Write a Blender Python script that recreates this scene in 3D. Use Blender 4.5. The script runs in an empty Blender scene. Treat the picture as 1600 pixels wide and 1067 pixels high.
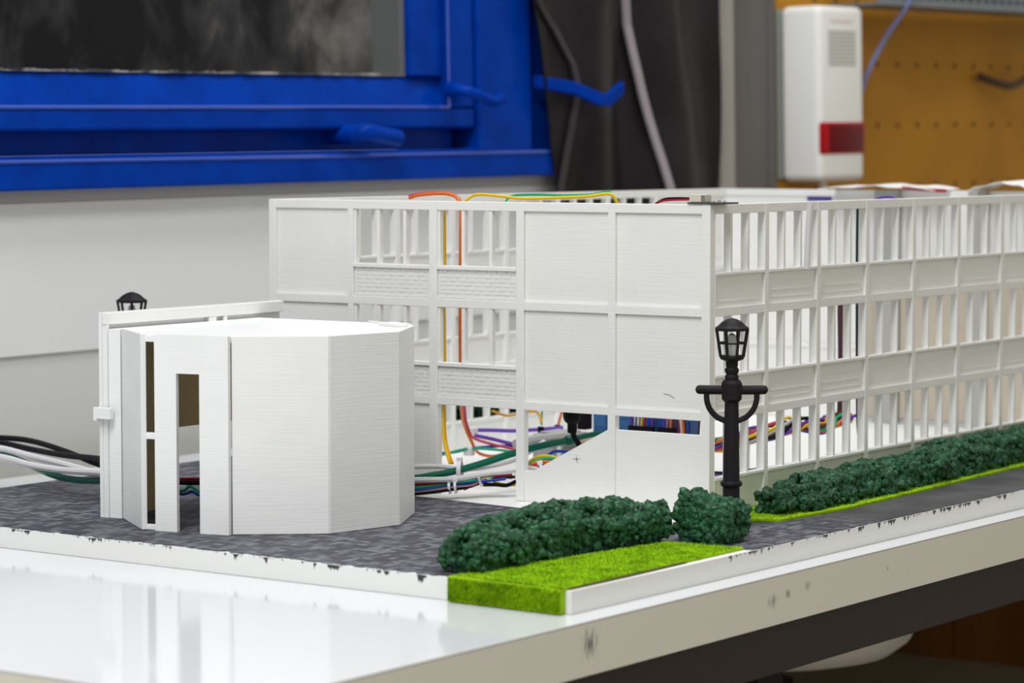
import bpy, bmesh, math, random
from mathutils import Vector, Matrix, noise
random.seed(7)
S = bpy.context.scene
COL = S.collection

# ------------------------------------------------------------------ camera
# X: along the short front facade, Y: along the long facade, Z up; table top z = 0 (metres)
YAW, PITCH = math.radians(34.57), math.atan(302.5 / 4444)
FW = Vector((-math.sin(YAW) * math.cos(PITCH), math.cos(YAW) * math.cos(PITCH), -math.sin(PITCH)))
RT = Vector((math.cos(YAW), math.sin(YAW), 0))
UP = RT.cross(FW)
cam = bpy.data.cameras.new('camera')
cam.lens = 100; cam.sensor_width = 36; cam.clip_start = .05; cam.clip_end = 50
cam.dof.use_dof = True; cam.dof.focus_distance = 2.0; cam.dof.aperture_fstop = 10
camo = bpy.data.objects.new('camera', cam); COL.objects.link(camo)
camo.matrix_world = Matrix(((RT.x, UP.x, -FW.x, 1.0133), (RT.y, UP.y, -FW.y, -1.7148), (RT.z, UP.z, -FW.z, .2731), (0, 0, 0, 1)))
S.camera = camo

# ------------------------------------------------------------------ light
wd = bpy.data.worlds.new('room_light'); S.world = wd; wd.use_nodes = True
bg = wd.node_tree.nodes['Background']
bg.inputs[0].default_value = (1, .965, .86, 1); bg.inputs[1].default_value = .55
def area(name, loc, sx, sy, power, color):
    l = bpy.data.lights.new(name, 'AREA'); l.shape = 'RECTANGLE'; l.size = sx; l.size_y = sy
    l.energy = power; l.color = color
    o = bpy.data.objects.new(name, l); COL.objects.link(o); o.location = loc
    return o
area('ceiling_lamp_light', (.30, -1.60, 1.85), .40, 1.6, 47, (.95, .98, 1))
area('ceiling_lamp_light', (-.22, .35, 1.85), .30, 1.2, 17, (.97, .99, 1))
S.view_settings.view_transform = 'Standard'; S.view_settings.look = 'None'
S.view_settings.exposure = 0; S.view_settings.gamma = 1; S.view_settings.use_curve_mapping = False

# ------------------------------------------------------------------ helpers
class MB:
    def __init__(s): s.v = []; s.f = []; s.sm = False
    def add(s, vs, fs):
        b = len(s.v); s.v += [tuple(v) for v in vs]; s.f += [tuple(i + b for i in f) for f in fs]; return s
    def box(s, x0, x1, y0, y1, z0, z1, M=None):
        vs = [Vector(p) for p in ((x0,y0,z0),(x1,y0,z0),(x1,y1,z0),(x0,y1,z0),(x0,y0,z1),(x1,y0,z1),(x1,y1,z1),(x0,y1,z1))]
        if M is not None: vs = [M(v) for v in vs]
        return s.add(vs, [(0,3,2,1),(4,5,6,7),(0,1,5,4),(1,2,6,5),(2,3,7,6),(3,0,4,7)])
    def prism(s, poly, z0, z1, M=None):
        n = len(poly)
        vs = [Vector((p[0], p[1], z0)) for p in poly] + [Vector((p[0], p[1], z1)) for p in poly]
        if M is not None: vs = [M(v) for v in vs]
        return s.add(vs, [tuple(range(n))[::-1], tuple(range(n, 2*n))] + [(i, (i+1) % n, n+(i+1) % n, n+i) for i in range(n)])
    def slab(s, p, q, t, z0, z1):          # upright plate from p to q, thickness t to the left of p->q
        d = Vector((q[0]-p[0], q[1]-p[1])).normalized(); nn = Vector((-d.y, d.x)) * t
        return s.prism([p, q, (q[0]+nn.x, q[1]+nn.y), (p[0]+nn.x, p[1]+nn.y)], z0, z1)
    def lathe(s, prof, c=(0,0,0), n=16, M=None, ph=0):
        b = []
        for r, z in prof:
            for i in range(n):
                a = 2*math.pi*i/n + ph
                b.append(Vector((c[0]+r*math.cos(a), c[1]+r*math.sin(a), c[2]+z)))
        if M is not None: b = [M(v) for v in b]
        m = len(prof)
        fs = [(j*n+i, j*n+(i+1) % n, (j+1)*n+(i+1) % n, (j+1)*n+i) for j in range(m-1) for i in range(n)]
        fs += [tuple(range(n))[::-1], tuple((m-1)*n+i for i in range(n))]
        return s.add(b, fs)
    def tube(s, pts, r, n=8, sub=6, caps=True):
        P = [Vector(p) for p in pts]
        if len(P) > 2 and sub > 1:
            Q = []
            for i in range(len(P)-1):
                p0 = P[max(i-1, 0)]; p1 = P[i]; p2 = P[i+1]; p3 = P[min(i+2, len(P)-1)]
                for k in range(sub):
                    t = k/sub
                    Q.append(.5*((2*p1)+(p2-p0)*t+(2*p0-5*p1+4*p2-p3)*t*t+(3*p1-p0-3*p2+p3)*t**3))
            P = Q+[P[-1]]
        rr = r if isinstance(r, (list, tuple)) else None
        m = len(P); vs = []; nrm = None
        for i, p in enumerate(P):
            t = (P[min(i+1, m-1)]-P[max(i-1, 0)]).normalized()
            if nrm is None:
                nrm = t.cross(Vector((0,0,1)) if abs(t.z) < .9 else Vector((1,0,0))).normalized()
            nrm = (nrm-t*nrm.dot(t)).normalized(); bn = t.cross(nrm)
            R = r if rr is None else rr[0]+(rr[1]-rr[0])*i/(m-1)
            for k in range(n):
                a = 2*math.pi*k/n; vs.append(p+(nrm*math.cos(a)+bn*math.sin(a))*R)
        fs = [(j*n+i, j*n+(i+1) % n, (j+1)*n+(i+1) % n, (j+1)*n+i) for j in range(m-1) for i in range(n)]
        if caps: fs += [tuple(range(n))[::-1], tuple((m-1)*n+i for i in range(n))]
        return s.add(vs, fs)
    def bar(s, p, q, r, n=6): return s.tube([p, q], r, n, 1)

def wloc(o):
    l = Vector((0,0,0))
    while o is not None: l += o.location; o = o.parent
    return l
def link(name, me, mat, loc, parent=None):
    o = bpy.data.objects.new(name, me); COL.objects.link(o)
    if mat is not None and not me.materials: me.materials.append(mat)
    if parent is not None: o.parent = parent; o.location = Vector(loc)-wloc(parent)
    else: o.location = loc
    return o
def obj(name, mb, mat, parent=None, smooth=False, bevel=0, seg=2):
    # mesh data centred on its own foot, object placed in the world
    xs = [v[0] for v in mb.v]; ys = [v[1] for v in mb.v]; zs = [v[2] for v in mb.v]
    c = ((min(xs)+max(xs))/2, (min(ys)+max(ys))/2, min(zs))
    me = bpy.data.meshes.new(name)
    me.from_pydata([(v[0]-c[0], v[1]-c[1], v[2]-c[2]) for v in mb.v], [], mb.f)
    bm = bmesh.new(); bm.from_mesh(me); bmesh.ops.recalc_face_normals(bm, faces=bm.faces)
    if smooth:
        for f in bm.faces: f.smooth = True
        for e in bm.edges:
            if len(e.link_faces) == 2 and e.calc_face_angle(0) > .7: e.smooth = False
    bm.to_mesh(me); bm.free()
    o = link(name, me, mat, c, parent)
    if bevel:
        md = o.modifiers.new('edge', 'BEVEL'); md.width = bevel; md.segments = seg; md.limit_method = 'ANGLE'; md.angle_limit = .6
        if seg > 2:
            for p in me.polygons: p.use_smooth = True
    return o
def tag(o, label, cat, group=None):
    o['label'] = label; o['category'] = cat
    if group: o['group'] = group
    return o
def thing(name, loc, label, cat, group=None):
    o = bpy.data.objects.new(name, None); COL.objects.link(o); o.location = loc; o.empty_display_size = .02
    return tag(o, label, cat, group)
def struct(o): o['kind'] = 'structure'; return o

# ------------------------------------------------------------------ materials
def mat(name, col, rough=.5, spec=.5, metal=0, **kw):
    m = bpy.data.materials.new(name); m.use_nodes = True
    b = m.node_tree.nodes['Principled BSDF']
    b.inputs['Base Color'].default_value = (*col, 1); b.inputs['Roughness'].default_value = rough
    b.inputs['Specular IOR Level'].default_value = spec; b.inputs['Metallic'].default_value = metal
    for k, v in kw.items(): b.inputs[k.replace('_', ' ')].default_value = v
    return m
def nd(m, t, **kw):
    n = m.node_tree.nodes.new(t)
    for k, v in kw.items():
        if k.startswith('i_'): n.inputs[k[2:].replace('_', ' ')].default_value = v
        else: setattr(n, k, v)
    return n
def ln(m, a, ao, b, bi): m.node_tree.links.new(a.outputs[ao], b.inputs[bi])
def coords(m, scale=(1,1,1), rot=(0,0,0), out='Object', world=False):
    t = nd(m, 'ShaderNodeNewGeometry') if world else nd(m, 'ShaderNodeTexCoord')
    p = nd(m, 'ShaderNodeMapping'); p.inputs['Scale'].default_value = scale; p.inputs['Rotation'].default_value = rot
    ln(m, t, 'Position' if world else out, p, 'Vector'); return p
def ramp(m, stops):
    r = nd(m, 'ShaderNodeValToRGB'); e = r.color_ramp.elements
    while len(e) < len(stops): e.new(.5)
    for k, (p, c) in enumerate(stops): e[k].position = p; e[k].color = (*c, 1)
    return r
def noise_color(m, scale, stops, map_scale=(1,1,1), detail=3, world=True, rough=.55):
    b = m.node_tree.nodes['Principled BSDF']
    c = coords(m, map_scale, world=world); n = nd(m, 'ShaderNodeTexNoise', i_Scale=scale, i_Detail=detail, i_Roughness=rough)
    r = ramp(m, stops); ln(m, c, 0, n, 'Vector'); ln(m, n, 'Fac', r, 'Fac'); ln(m, r, 'Color', b, 'Base Color'); return n, r
def bump(m, src, out, strength, dist):
    b = m.node_tree.nodes['Principled BSDF']; u = nd(m, 'ShaderNodeBump', i_Strength=strength, i_Distance=dist)
    ln(m, src, out, u, 'Height'); ln(m, u, 'Normal', b, 'Normal'); return u

def printed(name, col, strength):
    # 3D printed plastic: fine horizontal layers
    m = mat(name, col, .42, .4)
    noise_color(m, 30, [(.3, tuple(c*.965 for c in col)), (.7, col)], (1,1,1.5))
    c = coords(m, (30, 30, 1300), world=True); n = nd(m, 'ShaderNodeTexNoise', i_Scale=1, i_Detail=2)
    ln(m, c, 0, n, 'Vector'); bump(m, n, 'Fac', strength, .0004); return m
WHITE = printed('printed_white_plastic', (.83, .83, .82), .45)
WHITE2 = printed('printed_white_plastic_annex', (.84, .845, .85), .35)
wall_m = mat('white_wall_paint', (.72, .72, .72), .6); noise_color(wall_m, 3, [(.3, (.69,.69,.69)), (.7, (.74,.74,.735))])
blue = mat('blue_gloss_paint', (.003, .055, .36), .25, .045)
bead_m = mat('blue_gloss_bead', (.02, .07, .42), .16, 1.0)
_n, _ = noise_color(blue, 25, [(.3, (.0001,.029,.27)), (.7, (.0002,.042,.36))])
bump(blue, _n, 'Fac', .25, .004)
black = mat('black_plastic', (.006, .005, .008), .5, .12)
blackm = mat('matt_black_lamp_plastic', (.013, .011, .014), .6, .18)
grey_m = mat('grey_metal', (.33, .33, .325), .4, .5, .4)
table_m = mat('white_gloss_laminate', (.67, .68, .71), .09, .5)
edge_m = mat('table_edge_band', (.72, .70, .62), .4)
apron_m = mat('dark_brown_steel', (.028, .020, .020), .5, .25)

# ------------------------------------------------------------------ the wall with the window (its own, slightly off-level frame)
Rr = Matrix.Rotation(math.radians(-1.0), 3, FW)
A4 = math.radians(4)
WU = Rr @ Vector((math.sin(A4), math.cos(A4), 0)); WN = Rr @ Vector((math.cos(A4), -math.sin(A4), 0)); WW = Rr @ Vector((0, 0, 1))
P0 = Vector((-.71, 0, 0))
def W(v): return P0+WU*v[0]+WN*v[1]+WW*v[2]           # (along wall, out from wall, up)
def wbox(mb, u0, u1, n0, n1, w0, w1): return mb.box(u0, u1, n0, n1, w0, w1, W)

wallg_m = mat('shade_grey_wall_paint', (.60,.595,.58), .6); noise_color(wallg_m, 3, [(.3, (.555,.55,.535)), (.7, (.60,.595,.58))])  # greyer than the trim above: shade from the models put into the colour
floor_m = mat('beige_floor', (.33, .29, .22), .5); noise_color(floor_m, 6, [(.3, (.28,.245,.185)), (.7, (.36,.32,.25))])
mb = MB(); mb.box(-1.6, 3.2, -3.6, 4.2, -.80, -.75); struct(obj('floor', mb, floor_m))
mb = MB()
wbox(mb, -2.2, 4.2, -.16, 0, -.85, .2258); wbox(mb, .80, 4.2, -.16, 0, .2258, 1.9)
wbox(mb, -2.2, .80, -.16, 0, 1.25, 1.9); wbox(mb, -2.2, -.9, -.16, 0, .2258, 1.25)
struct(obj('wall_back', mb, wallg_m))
sill_m = mat('grey_sill_paint', (.40, .385, .36), .6)
mb = MB(); wbox(mb, -.9, .80, -.12, .004, .2258, .2361); struct(obj('trim_1', mb, sill_m))
mb = MB(); wbox(mb, -2.1, 1.06, 0, .0025, .095, .2256); struct(obj('trim_2', mb, wall_m, bevel=.001))

# window: fixed blue frame, sash, putty bead and dirty pane
win = bpy.data.objects.new('window_1', None); COL.objects.link(win); win.location = W((0, 0, .2361)); struct(win)
mb = MB(); wbox(mb, -.9, .7736, -.10, .020, .2361, .2590); obj('frame_rail', mb, blue, win, bevel=.002)
mb = MB(); mb.tube([W((-.9, .019, .2605)), W((-.2, .019, .2607)), W((.3, .0192, .2603)), W((.772, .019, .2605))], .0022, 8, 8); obj('highlight_bead', mb, bead_m, win, True)  # glossy rods added along the frame lips to catch a highlight line
mb = MB(); mb.tube([W((-.9, .009, .3068)), W((-.3, .009, .3066)), W((.2, .0092, .3069)), W((.611, .009, .3067))], .0022, 8, 8); obj('highlight_bead', mb, bead_m, win, True)
mb = MB(); mb.tube([W((.6125, .009, .3068)), W((.6125, .009, .6)), W((.6125, .009, 1.24))], .0016, 8, 8); obj('highlight_bead', mb, bead_m, win, True)
mb = MB(); wbox(mb, -.9, .69, -.10, .008, .2592, .2655); obj('frame_lip', mb, blue, win, bevel=.0015)
mb = MB(); wbox(mb, -.9, .64, -.10, -.012, .2657, .2858); obj('frame_rebate', mb, blue, win)
mb = MB(); wbox(mb, .655, .742, -.10, .013, .2592, 1.24); obj('frame_stile', mb, blue, win, bevel=.002)
mb = MB(); wbox(mb, .744, .80, -.10, .002, .2592, 1.24); obj('frame_reveal', mb, blue, win, bevel=.002)
mb = MB(); wbox(mb, -.9, .652, -.08, .010, .2860, .3055); obj('sash_rail', mb, blue, win, bevel=.003)
mb = MB(); mb.add([W(p) for p in ((-.9,.005,.3057),(.612,.005,.3057),(.612,-.006,.338),(-.9,-.006,.338),(-.9,-.06,.3057),(.612,-.06,.3057),(.612,-.06,.338),(-.9,-.06,.338))],
                  [(0,1,2,3),(4,7,6,5),(0,4,5,1),(1,5,6,2),(2,6,7,3),(3,7,4,0)]); obj('sash_bevel', mb, blue, win)
mb = MB(); wbox(mb, .613, .652, -.08, .010, .3057, 1.24); obj('sash_stile', mb, blue, win, bevel=.003)
mb = MB(); wbox(mb, .561, .6115, -.08, .002, .338, 1.24); obj('sash_bevel', mb, blue, win, bevel=.002)
putty = mat('dirty_putty', (.2, .18, .17), .8); noise_color(putty, 30, [(.42, (.04,.04,.042)), (.62, (.36,.33,.30))])
mb = MB()
for i in range(120):
    u0 = -.9+i*1.461/120
    wbox(mb, u0, u0+1.461/120, -.06, -.004+.002*random.random(), .338, .3386+.0022*random.random())
obj('putty_bead', mb, putty, win)
mb = MB(); wbox(mb, .553, .5608, -.06, -.004, .3385, 1.24); obj('glazing_bead', mb, mat('grey_bead', (.13,.135,.14), .5, .2), win)
glass = mat('grimy_dark_glass', (.02, .02, .02), .25, .15)
c = coords(glass, (6, 6, 4.5), world=True); n1 = nd(glass, 'ShaderNodeTexNoise', i_Scale=2.2, i_Detail=5, i_Roughness=.55, i_Distortion=.3)
ln(glass, c, 0, n1, 'Vector')
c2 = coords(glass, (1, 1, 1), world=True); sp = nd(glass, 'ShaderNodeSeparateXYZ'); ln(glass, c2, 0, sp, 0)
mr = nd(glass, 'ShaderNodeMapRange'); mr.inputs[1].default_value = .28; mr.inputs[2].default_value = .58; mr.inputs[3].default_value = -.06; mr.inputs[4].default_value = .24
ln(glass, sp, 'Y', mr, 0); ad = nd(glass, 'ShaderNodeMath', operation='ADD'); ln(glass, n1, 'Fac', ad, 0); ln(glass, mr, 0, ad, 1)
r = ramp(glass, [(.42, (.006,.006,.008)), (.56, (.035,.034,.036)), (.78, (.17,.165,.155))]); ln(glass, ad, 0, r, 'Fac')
ln(glass, r, 'Color', glass.node_tree.nodes['Principled BSDF'], 'Base Color')
mb = MB(); wbox(mb, -.9, .60, -.045, -.040, .33, 1.24); obj('window_pane', mb, glass, win)
# sash latch knob, stay latch, stay arm
mb = MB(); mb.tube([W((.446, .026, .2815)), W((.453, .040, .2825)), (W((.470, .041, .2800))), W((.497, .040, .2765))], .0085, 12, 4); mb.lathe([(.009, 0), (.009, .012)], (0,0,0), 12, lambda v: W((.456+v.x, -.012+v.z*3.2, .281+v.y)))
obj('latch_knob', mb, blue, win, smooth=True)
mb = MB(); mb.tube([W((.610, .018, .325)), W((.620, .035, .3205)), W((.647, .038, .3125)), W((.660, .038, .3164))], .0058, 10, 4)
mb.lathe([(.008, 0), (.008, .01)], (0,0,0), 12, lambda v: W((.612+v.x, .010+v.z, .325+v.y)))
obj('latch_lever', mb, blue, win, smooth=True)
mb = MB()
pth = [(.744, .013, .3335), (.765, .046, .326), (.792, .058, .3145), (.806, .060, .3135), (.827, .062, .326)]
for a, b in zip(pth, pth[1:]):
    mb.prism([(a[0], a[2]-.0065), (b[0], b[2]-.0065), (b[0], b[2]+.0065), (a[0], a[2]+.0065)], 0, 1,
             lambda v, a=a, b=b: W((v.x, (a[1]+(b[1]-a[1])*((v.x-a[0])/(b[0]-a[0])))+.008*v.z, v.y)))
obj('stay_arm', mb, blue, win, bevel=.001)

# black curtain with folds and two grey edge tapes
cur_m = mat('black_satin_cloth', (.022, .019, .022), .42, .22); noise_color(cur_m, 14, [(.3, (.005,.004,.005)), (.75, (.018,.015,.018))])
tape_m = mat('grey_edge_tape', (.32, .28, .31), .6); tape2_m = mat('dark_grey_edge_tape', (.05, .042, .046), .6, .2)
cur = thing('curtain', W((.95, .02, .03)), 'black satin curtain hanging beside the blue window', 'curtain')
def cfold(u, w):
    return .030+.010*math.sin(u*46+w*3)+.006*math.sin(u*21-w*9+1)+.004*noise.noise(Vector((u*30, w*9, 3)))
mb = MB(); NU, NW = 70, 60
def cu_left(w): return .770-.045*max(0, min(1, (w-.22)/.2))
vs = []
for back in (0, 1):
    for j in range(NW+1):
        w = .03+1.27*j/NW; l = cu_left(w)
        for i in range(NU+1):
            u = l+(1.062-l)*i/NU; vs.append(W((u, cfold(u, w)-.002*back, w)))
k = (NU+1)*(NW+1); fs = []
for j in range(NW):
    for i in range(NU):
        a = j*(NU+1)+i; fs.append((a, a+1, a+NU+2, a+NU+1)); fs.append((k+a, k+a+NU+1, k+a+NU+2, k+a+1))
rim = [i for i in range(NU+1)]+[j*(NU+1)+NU for j in range(1, NW+1)]+[NW*(NU+1)+i for i in range(NU-1, -1, -1)]+[j*(NU+1) for j in range(NW-1, 0, -1)]
fs += [(rim[i], rim[(i+1) % len(rim)], k+rim[(i+1) % len(rim)], k+rim[i]) for i in range(len(rim))]
mb.add(vs, fs); obj('cloth', mb, cur_m, cur, smooth=True)
def tape(pts, hw, m, name='edge_tape'):
    mb = MB(); P = []
    for (u0, w0), (u1, w1) in zip(pts, pts[1:]):
        P += [(u0+(u1-u0)*t/8, w0+(w1-w0)*t/8) for t in range(8)]
    P.append(pts[-1]); vs = []
    for u, w in P:
        for du, dn in ((-hw, .0008), (hw, .0008), (hw, .004), (-hw, .004)):
            vs.append(W((u+du, max(cfold(u-hw, w), cfold(u, w), cfold(u+hw, w))+dn, w)))
    n = len(P); fs = [(i*4+q, i*4+(q+1) % 4, i*4+4+(q+1) % 4, i*4+4+q) for i in range(n-1) for q in range(4)]+[(3,2,1,0), tuple(4*(n-1)+q for q in range(4))]
    mb.add(vs, fs); o = obj(name, mb, m, cur); return o
tape([(.73, 1.2), (.847, .64), (.898, .4205), (.948, .22), (.985, .05)], .0062, tape_m)['label'] = 'light grey edge tape'
tape([(.700, .47), (.732, .416), (.762, .387), (.786, .351), (.793, .3246), (.785, .2847), (.772, .2249), (.77, .1)], .004, tape2_m)['label'] = 'dark grey edge tape'

# grey metal column
colm = mat('galvanised_steel', (.12, .115, .11), .45, .3, .2); noise_color(colm, 7, [(.3, (.085,.08,.078)), (.7, (.14,.135,.13))], (1,1,.15))
cl = thing('steel_column', W((1.14, 0, -.75)), 'grey steel column between the black curtain and the alarm siren', 'column')
mb = MB(); wbox(mb, 1.1106, 1.1876, 0, .012, -.75, 1.8); obj('web', mb, colm, cl, bevel=.002)
mb = MB(); wbox(mb, 1.076, 1.1096, 0, .020, -.75, 1.8); obj('flange', mb, mat('pale_steel', (.36,.345,.32), .45, .3, .1), cl, bevel=.004)
mb = MB(); wbox(mb, 1.1886, 1.2045, 0, .013, -.75, 1.8); obj('flange', mb, colm, cl, bevel=.002)

# pegboard
peg_m = mat('ochre_pegboard', (.42, .19, .022), .6, .2)
noise_color(peg_m, 5, [(.3, (.38,.165,.008)), (.5, (.47,.21,.011)), (.75, (.54,.25,.014))], detail=5)
pb = thing('pegboard', W((1.9, 0, .02)), 'ochre brown pegboard on the wall behind the alarm siren', 'pegboard')
mb = MB(); wbox(mb, 1.206, 2.7, 0, .005, .02, .60); obj('panel', mb, peg_m, pb)
mb = MB()
for i in range(22):
    for j in range(6):
        mb.lathe([(.0035, 0), (.0035, .0008)], (0,0,0), 8, lambda v, i=i, j=j: W((1.30+.0475*i+v.x, .0049+v.z, .06+.075*j+v.y)))
hl = obj('peg_holes', mb, mat('peg_hole_dark', (.12,.055,.012), .8), pb); hl['kind'] = 'stuff'
mb = MB(); mb.tube([W((1.68, .012, .348)), W((1.70, .030, .338)), W((1.73, .036, .335)), W((1.77, .036, .346)), W((1.80, .036, .362))], .005, 8)
tag(obj('wire_hook', mb, mat('dark_brown_wire', (.06,.03,.012), .5), None, True), 'dark bent wire hook on the ochre pegboard', 'hook')
# shelf rail at the top right
shm = mat('blue_grey_shelf_metal', (.22, .25, .29), .45, .5, .3)
sh = thing('metal_shelf', W((1.7, .03, .4265)), 'blue grey perforated metal shelf on the pegboard', 'shelf')
mb = MB(); wbox(mb, 1.325, 2.5, .009, .08, .4265, .4295); wbox(mb, 1.325, 2.5, .077, .080, .4297, .447); obj('channel', mb, shm, sh)
mb = MB()
for i in range(56): wbox(mb, 1.335+.02*i, 1.347+.02*i, .0802, .0806, .435, .441)
q = obj('slots', mb, mat('slot_dark', (.06,.065,.075), .7), sh); q['kind'] = 'stuff'
mb = MB(); mb.tube([W((1.395, .085, .50)), W((1.392, .084, .44)), W((1.372, .06, .39)), W((1.352, .045, .345)), W((1.34, .035, .30)), W((1.335, .02, .27))], .0030, 8)
tag(obj('wire', mb, mat('lilac_blue_wire', (.17,.20,.42), .5), None, True), 'lilac blue wire dropping from the metal shelf behind the siren', 'wire')

# alarm siren
sw = mat('siren_white_plastic', (.90, .90, .89), .35)
sr = thing('alarm_siren', W((1.275, .03, .2195)), 'white wall alarm siren with grille and red lens', 'siren')
D0, D1 = .0090, .064
mb = MB(); wbox(mb, 1.2180, 1.3165, D0, D1, .2195, .424); ob = obj('housing', mb, sw, sr, bevel=.009, seg=5)
mb = MB(); wbox(mb, 1.2150, 1.320, .0055, .0085, .2230, .4210); obj('back_plate', mb, mat('siren_back_plate', (.30,.34,.30), .5), sr, bevel=.001)
red = mat('red_lens', (.42, .001, .006), .2, .15)
mb = MB(); wbox(mb, 1.2200, 1.3150, .046, D1+.0016, .2505, .2895); obj('lens', mb, red, sr, bevel=.004, seg=3)
mb = MB(); wbox(mb, 1.233, 1.311, .050, D1+.0021, .2530, .2870); obj('lens_core', mb, mat('dark_red_lens', (.13, .0005, .004), .25, .12), sr, bevel=.003, seg=3)
gm = mat('grille_grey', (.46, .45, .42), .6)
for i in range(9):
    mb = MB(); wbox(mb, 1.236, 1.296, D1-.002, D1+.0005, .355+.0047*i, .3575+.0047*i); obj('grille_slot', mb, gm, sr)
logo_m = mat('faded_pink_print', (.72, .55, .53), .6)
mb = MB()
for i in range(9): wbox(mb, 1.241+.0055*i, 1.2451+.0055*i, D1-.0005, D1+.00025, .4045, .4072+.0008*(i % 3 == 0))
obj('printed_mark', mb, logo_m, sr)['label'] = 'faint pink lettering'
mb = MB(); mb.lathe([(.005, 0), (.005, .012)], (0,0,0), 10, lambda v: W((1.275+v.x, .030+v.y, .2075+v.z))); obj('cable_gland', mb, sw, sr)

# below the table: timber cabinet beyond its far end, stool
wood = mat('dark_orange_timber', (.05, .017, .002), .5, .12); noise_color(wood, 16, [(.3, (.060,.021,.002)), (.7, (.13,.048,.004))], (1,1,.06))
bl = mat('beige_plinth', (.075, .06, .04), .6, .15); noise_color(bl, 4, [(.3, (.08,.064,.04)), (.7, (.14,.112,.075))])
CY_, CZ = .90, -.248
kb = thing('cabinet', (-.25, 1.05, -.75), 'dark timber cabinet standing beyond the far end of the table', 'cabinet')
mb = MB(); mb.box(-.60, .35, CY_+.012, CY_+.35, CZ, -.075); obj('carcass', mb, wood, kb)
for i in range(8):
    mb = MB(); mb.box(-.598+.1185*i, -.598+.1185*i+.1172, CY_, CY_+.0115, CZ+.002, -.078); obj('front_board', mb, wood, kb)
mb = MB(); mb.box(-.60, .35, CY_+.02, CY_+.35, -.75, CZ-.001); obj('plinth', mb, bl, kb)
st = thing('stool', (-.2, .445, -.75), 'white round stool under the far end of the table', 'stool')
mb = MB(); mb.lathe([(.03,-.172),(.075,-.171),(.105,-.164),(.122,-.151),(.128,-.135),(.12,-.128),(.02,-.126)], (-.2,.445,0), 28); obj('seat', mb, mat('stool_white', (.62,.58,.55), .4), st, smooth=True)
mb = MB(); mb.lathe([(.02,-.75),(.02,-.19)], (-.2,.445,0), 12); obj('post', mb, black, st, smooth=True)
mb = MB(); mb.lathe([(.15,-.75),(.15,-.735),(.03,-.715)], (-.2,.445,0), 24); obj('foot', mb, black, st, smooth=True)

# ------------------------------------------------------------------ table
TR = Matrix.Rotation(math.radians(-.85), 3, 'Z'); TP = Vector((.1262, -.2186, 0))
def T(v): return TP+TR @ Vector(v)                      # near long edge on local x = 0
def rrect(x0, x1, y0, y1, r, n=8):
    P = []
    for cx, cy, a0 in ((x1-r, y0+r, -90), (x1-r, y1-r, 0), (x0+r, y1-r, 90), (x0+r, y0+r, 180)):
        P += [(cx+r*math.cos(math.radians(a0+90*i/n)), cy+r*math.sin(math.radians(a0+90*i/n))) for i in range(n+1)]
    return P
tb = thing('table', T((-.4, .4, -.75)), 'white laminate table with dark brown steel frame', 'table')
mb = MB(); mb.prism(rrect(-.79, 0, -.435, 1.05, .022), -.0008, 0, T); obj('table_top', mb, table_m, tb, bevel=.0003)
mb = MB(); mb.prism(rrect(-.79, -.0002, -.4348, 1.05, .022), -.0320, -.0010, T); eb = obj('edge_band', mb, edge_m, tb, smooth=True)
# scuff marks on the edge band
nt = edge_m.node_tree; B = nt.nodes['Principled BSDF']; acc = None
c = coords(edge_m, (1,1,1), world=True)
for (px, py, pz), rad, sc in [((.122,-.345,-.013), .020, 420), ((.1275,-.115,-.014), .007, 300), ((.1275,-.135,-.016), .012, 260), ((.1300,-.09,-.012), .008, 300), ((.131,.02,-.014), .006, 300), ((.1345,.225,-.006), .006, 200)]:
    vm = nd(edge_m, 'ShaderNodeVectorMath', operation='DISTANCE'); vm.inputs[1].default_value = (px, py, pz); ln(edge_m, c, 0, vm, 0)
    mr = nd(edge_m, 'ShaderNodeMapRange'); mr.inputs[1].default_value = 0; mr.inputs[2].default_value = rad; mr.inputs[3].default_value = .62; mr.inputs[4].default_value = 0
    ln(edge_m, vm, 'Value', mr, 0)
    nz = nd(edge_m, 'ShaderNodeTexNoise', i_Scale=sc, i_Detail=3); cc = coords(edge_m, (1,1,.25), world=True); ln(edge_m, cc, 0, nz, 'Vector')
    mu = nd(edge_m, 'ShaderNodeMath', operation='MULTIPLY'); ln(edge_m, mr, 0, mu, 0); ln(edge_m, nz, 'Fac', mu, 1)
    if acc is None: acc = mu
    else:
        a2 = nd(edge_m, 'ShaderNodeMath', operation='ADD'); ln(edge_m, acc, 0, a2, 0); ln(edge_m, mu, 0, a2, 1); acc = a2
rp = ramp(edge_m, [(.16, (.72,.70,.62)), (.34, (.13,.13,.14))]); ln(edge_m, acc, 0, rp, 'Fac'); ln(edge_m, rp, 'Color', B, 'Base Color')
mb = MB(); mb.box(-.035, -.012, -.40, 1.02, -.0685, -.0322, T); obj('long_rail', mb, apron_m, tb, bevel=.001)
mb = MB(); mb.box(-.77, -.747, -.40, 1.02, -.0685, -.0322, T); obj('long_rail', mb, apron_m, tb, bevel=.001)
for y in (-.40, .998):
    mb = MB(); mb.box(-.746, -.036, y, y+.022, -.0685, -.0322, T); obj('end_rail', mb, apron_m, tb, bevel=.001)
leg_m = mat('black_table_leg', (.006, .006, .007), .5, .1)
for x in (-.065, -.745):
    for y in (.115, .9):
        mb = MB(); mb.box(x, x+.035, y, y+.035, -.75, -.0687, T); obj('leg', mb, leg_m, tb, bevel=.002)

# ------------------------------------------------------------------ base board, pavement, lawns
ZB = .014
bo = thing('base_board', (-.2, .2, 0), 'white painted base board under the model buildings', 'board')
brd_m = mat('white_painted_board', (.78, .78, .77), .5)
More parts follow.
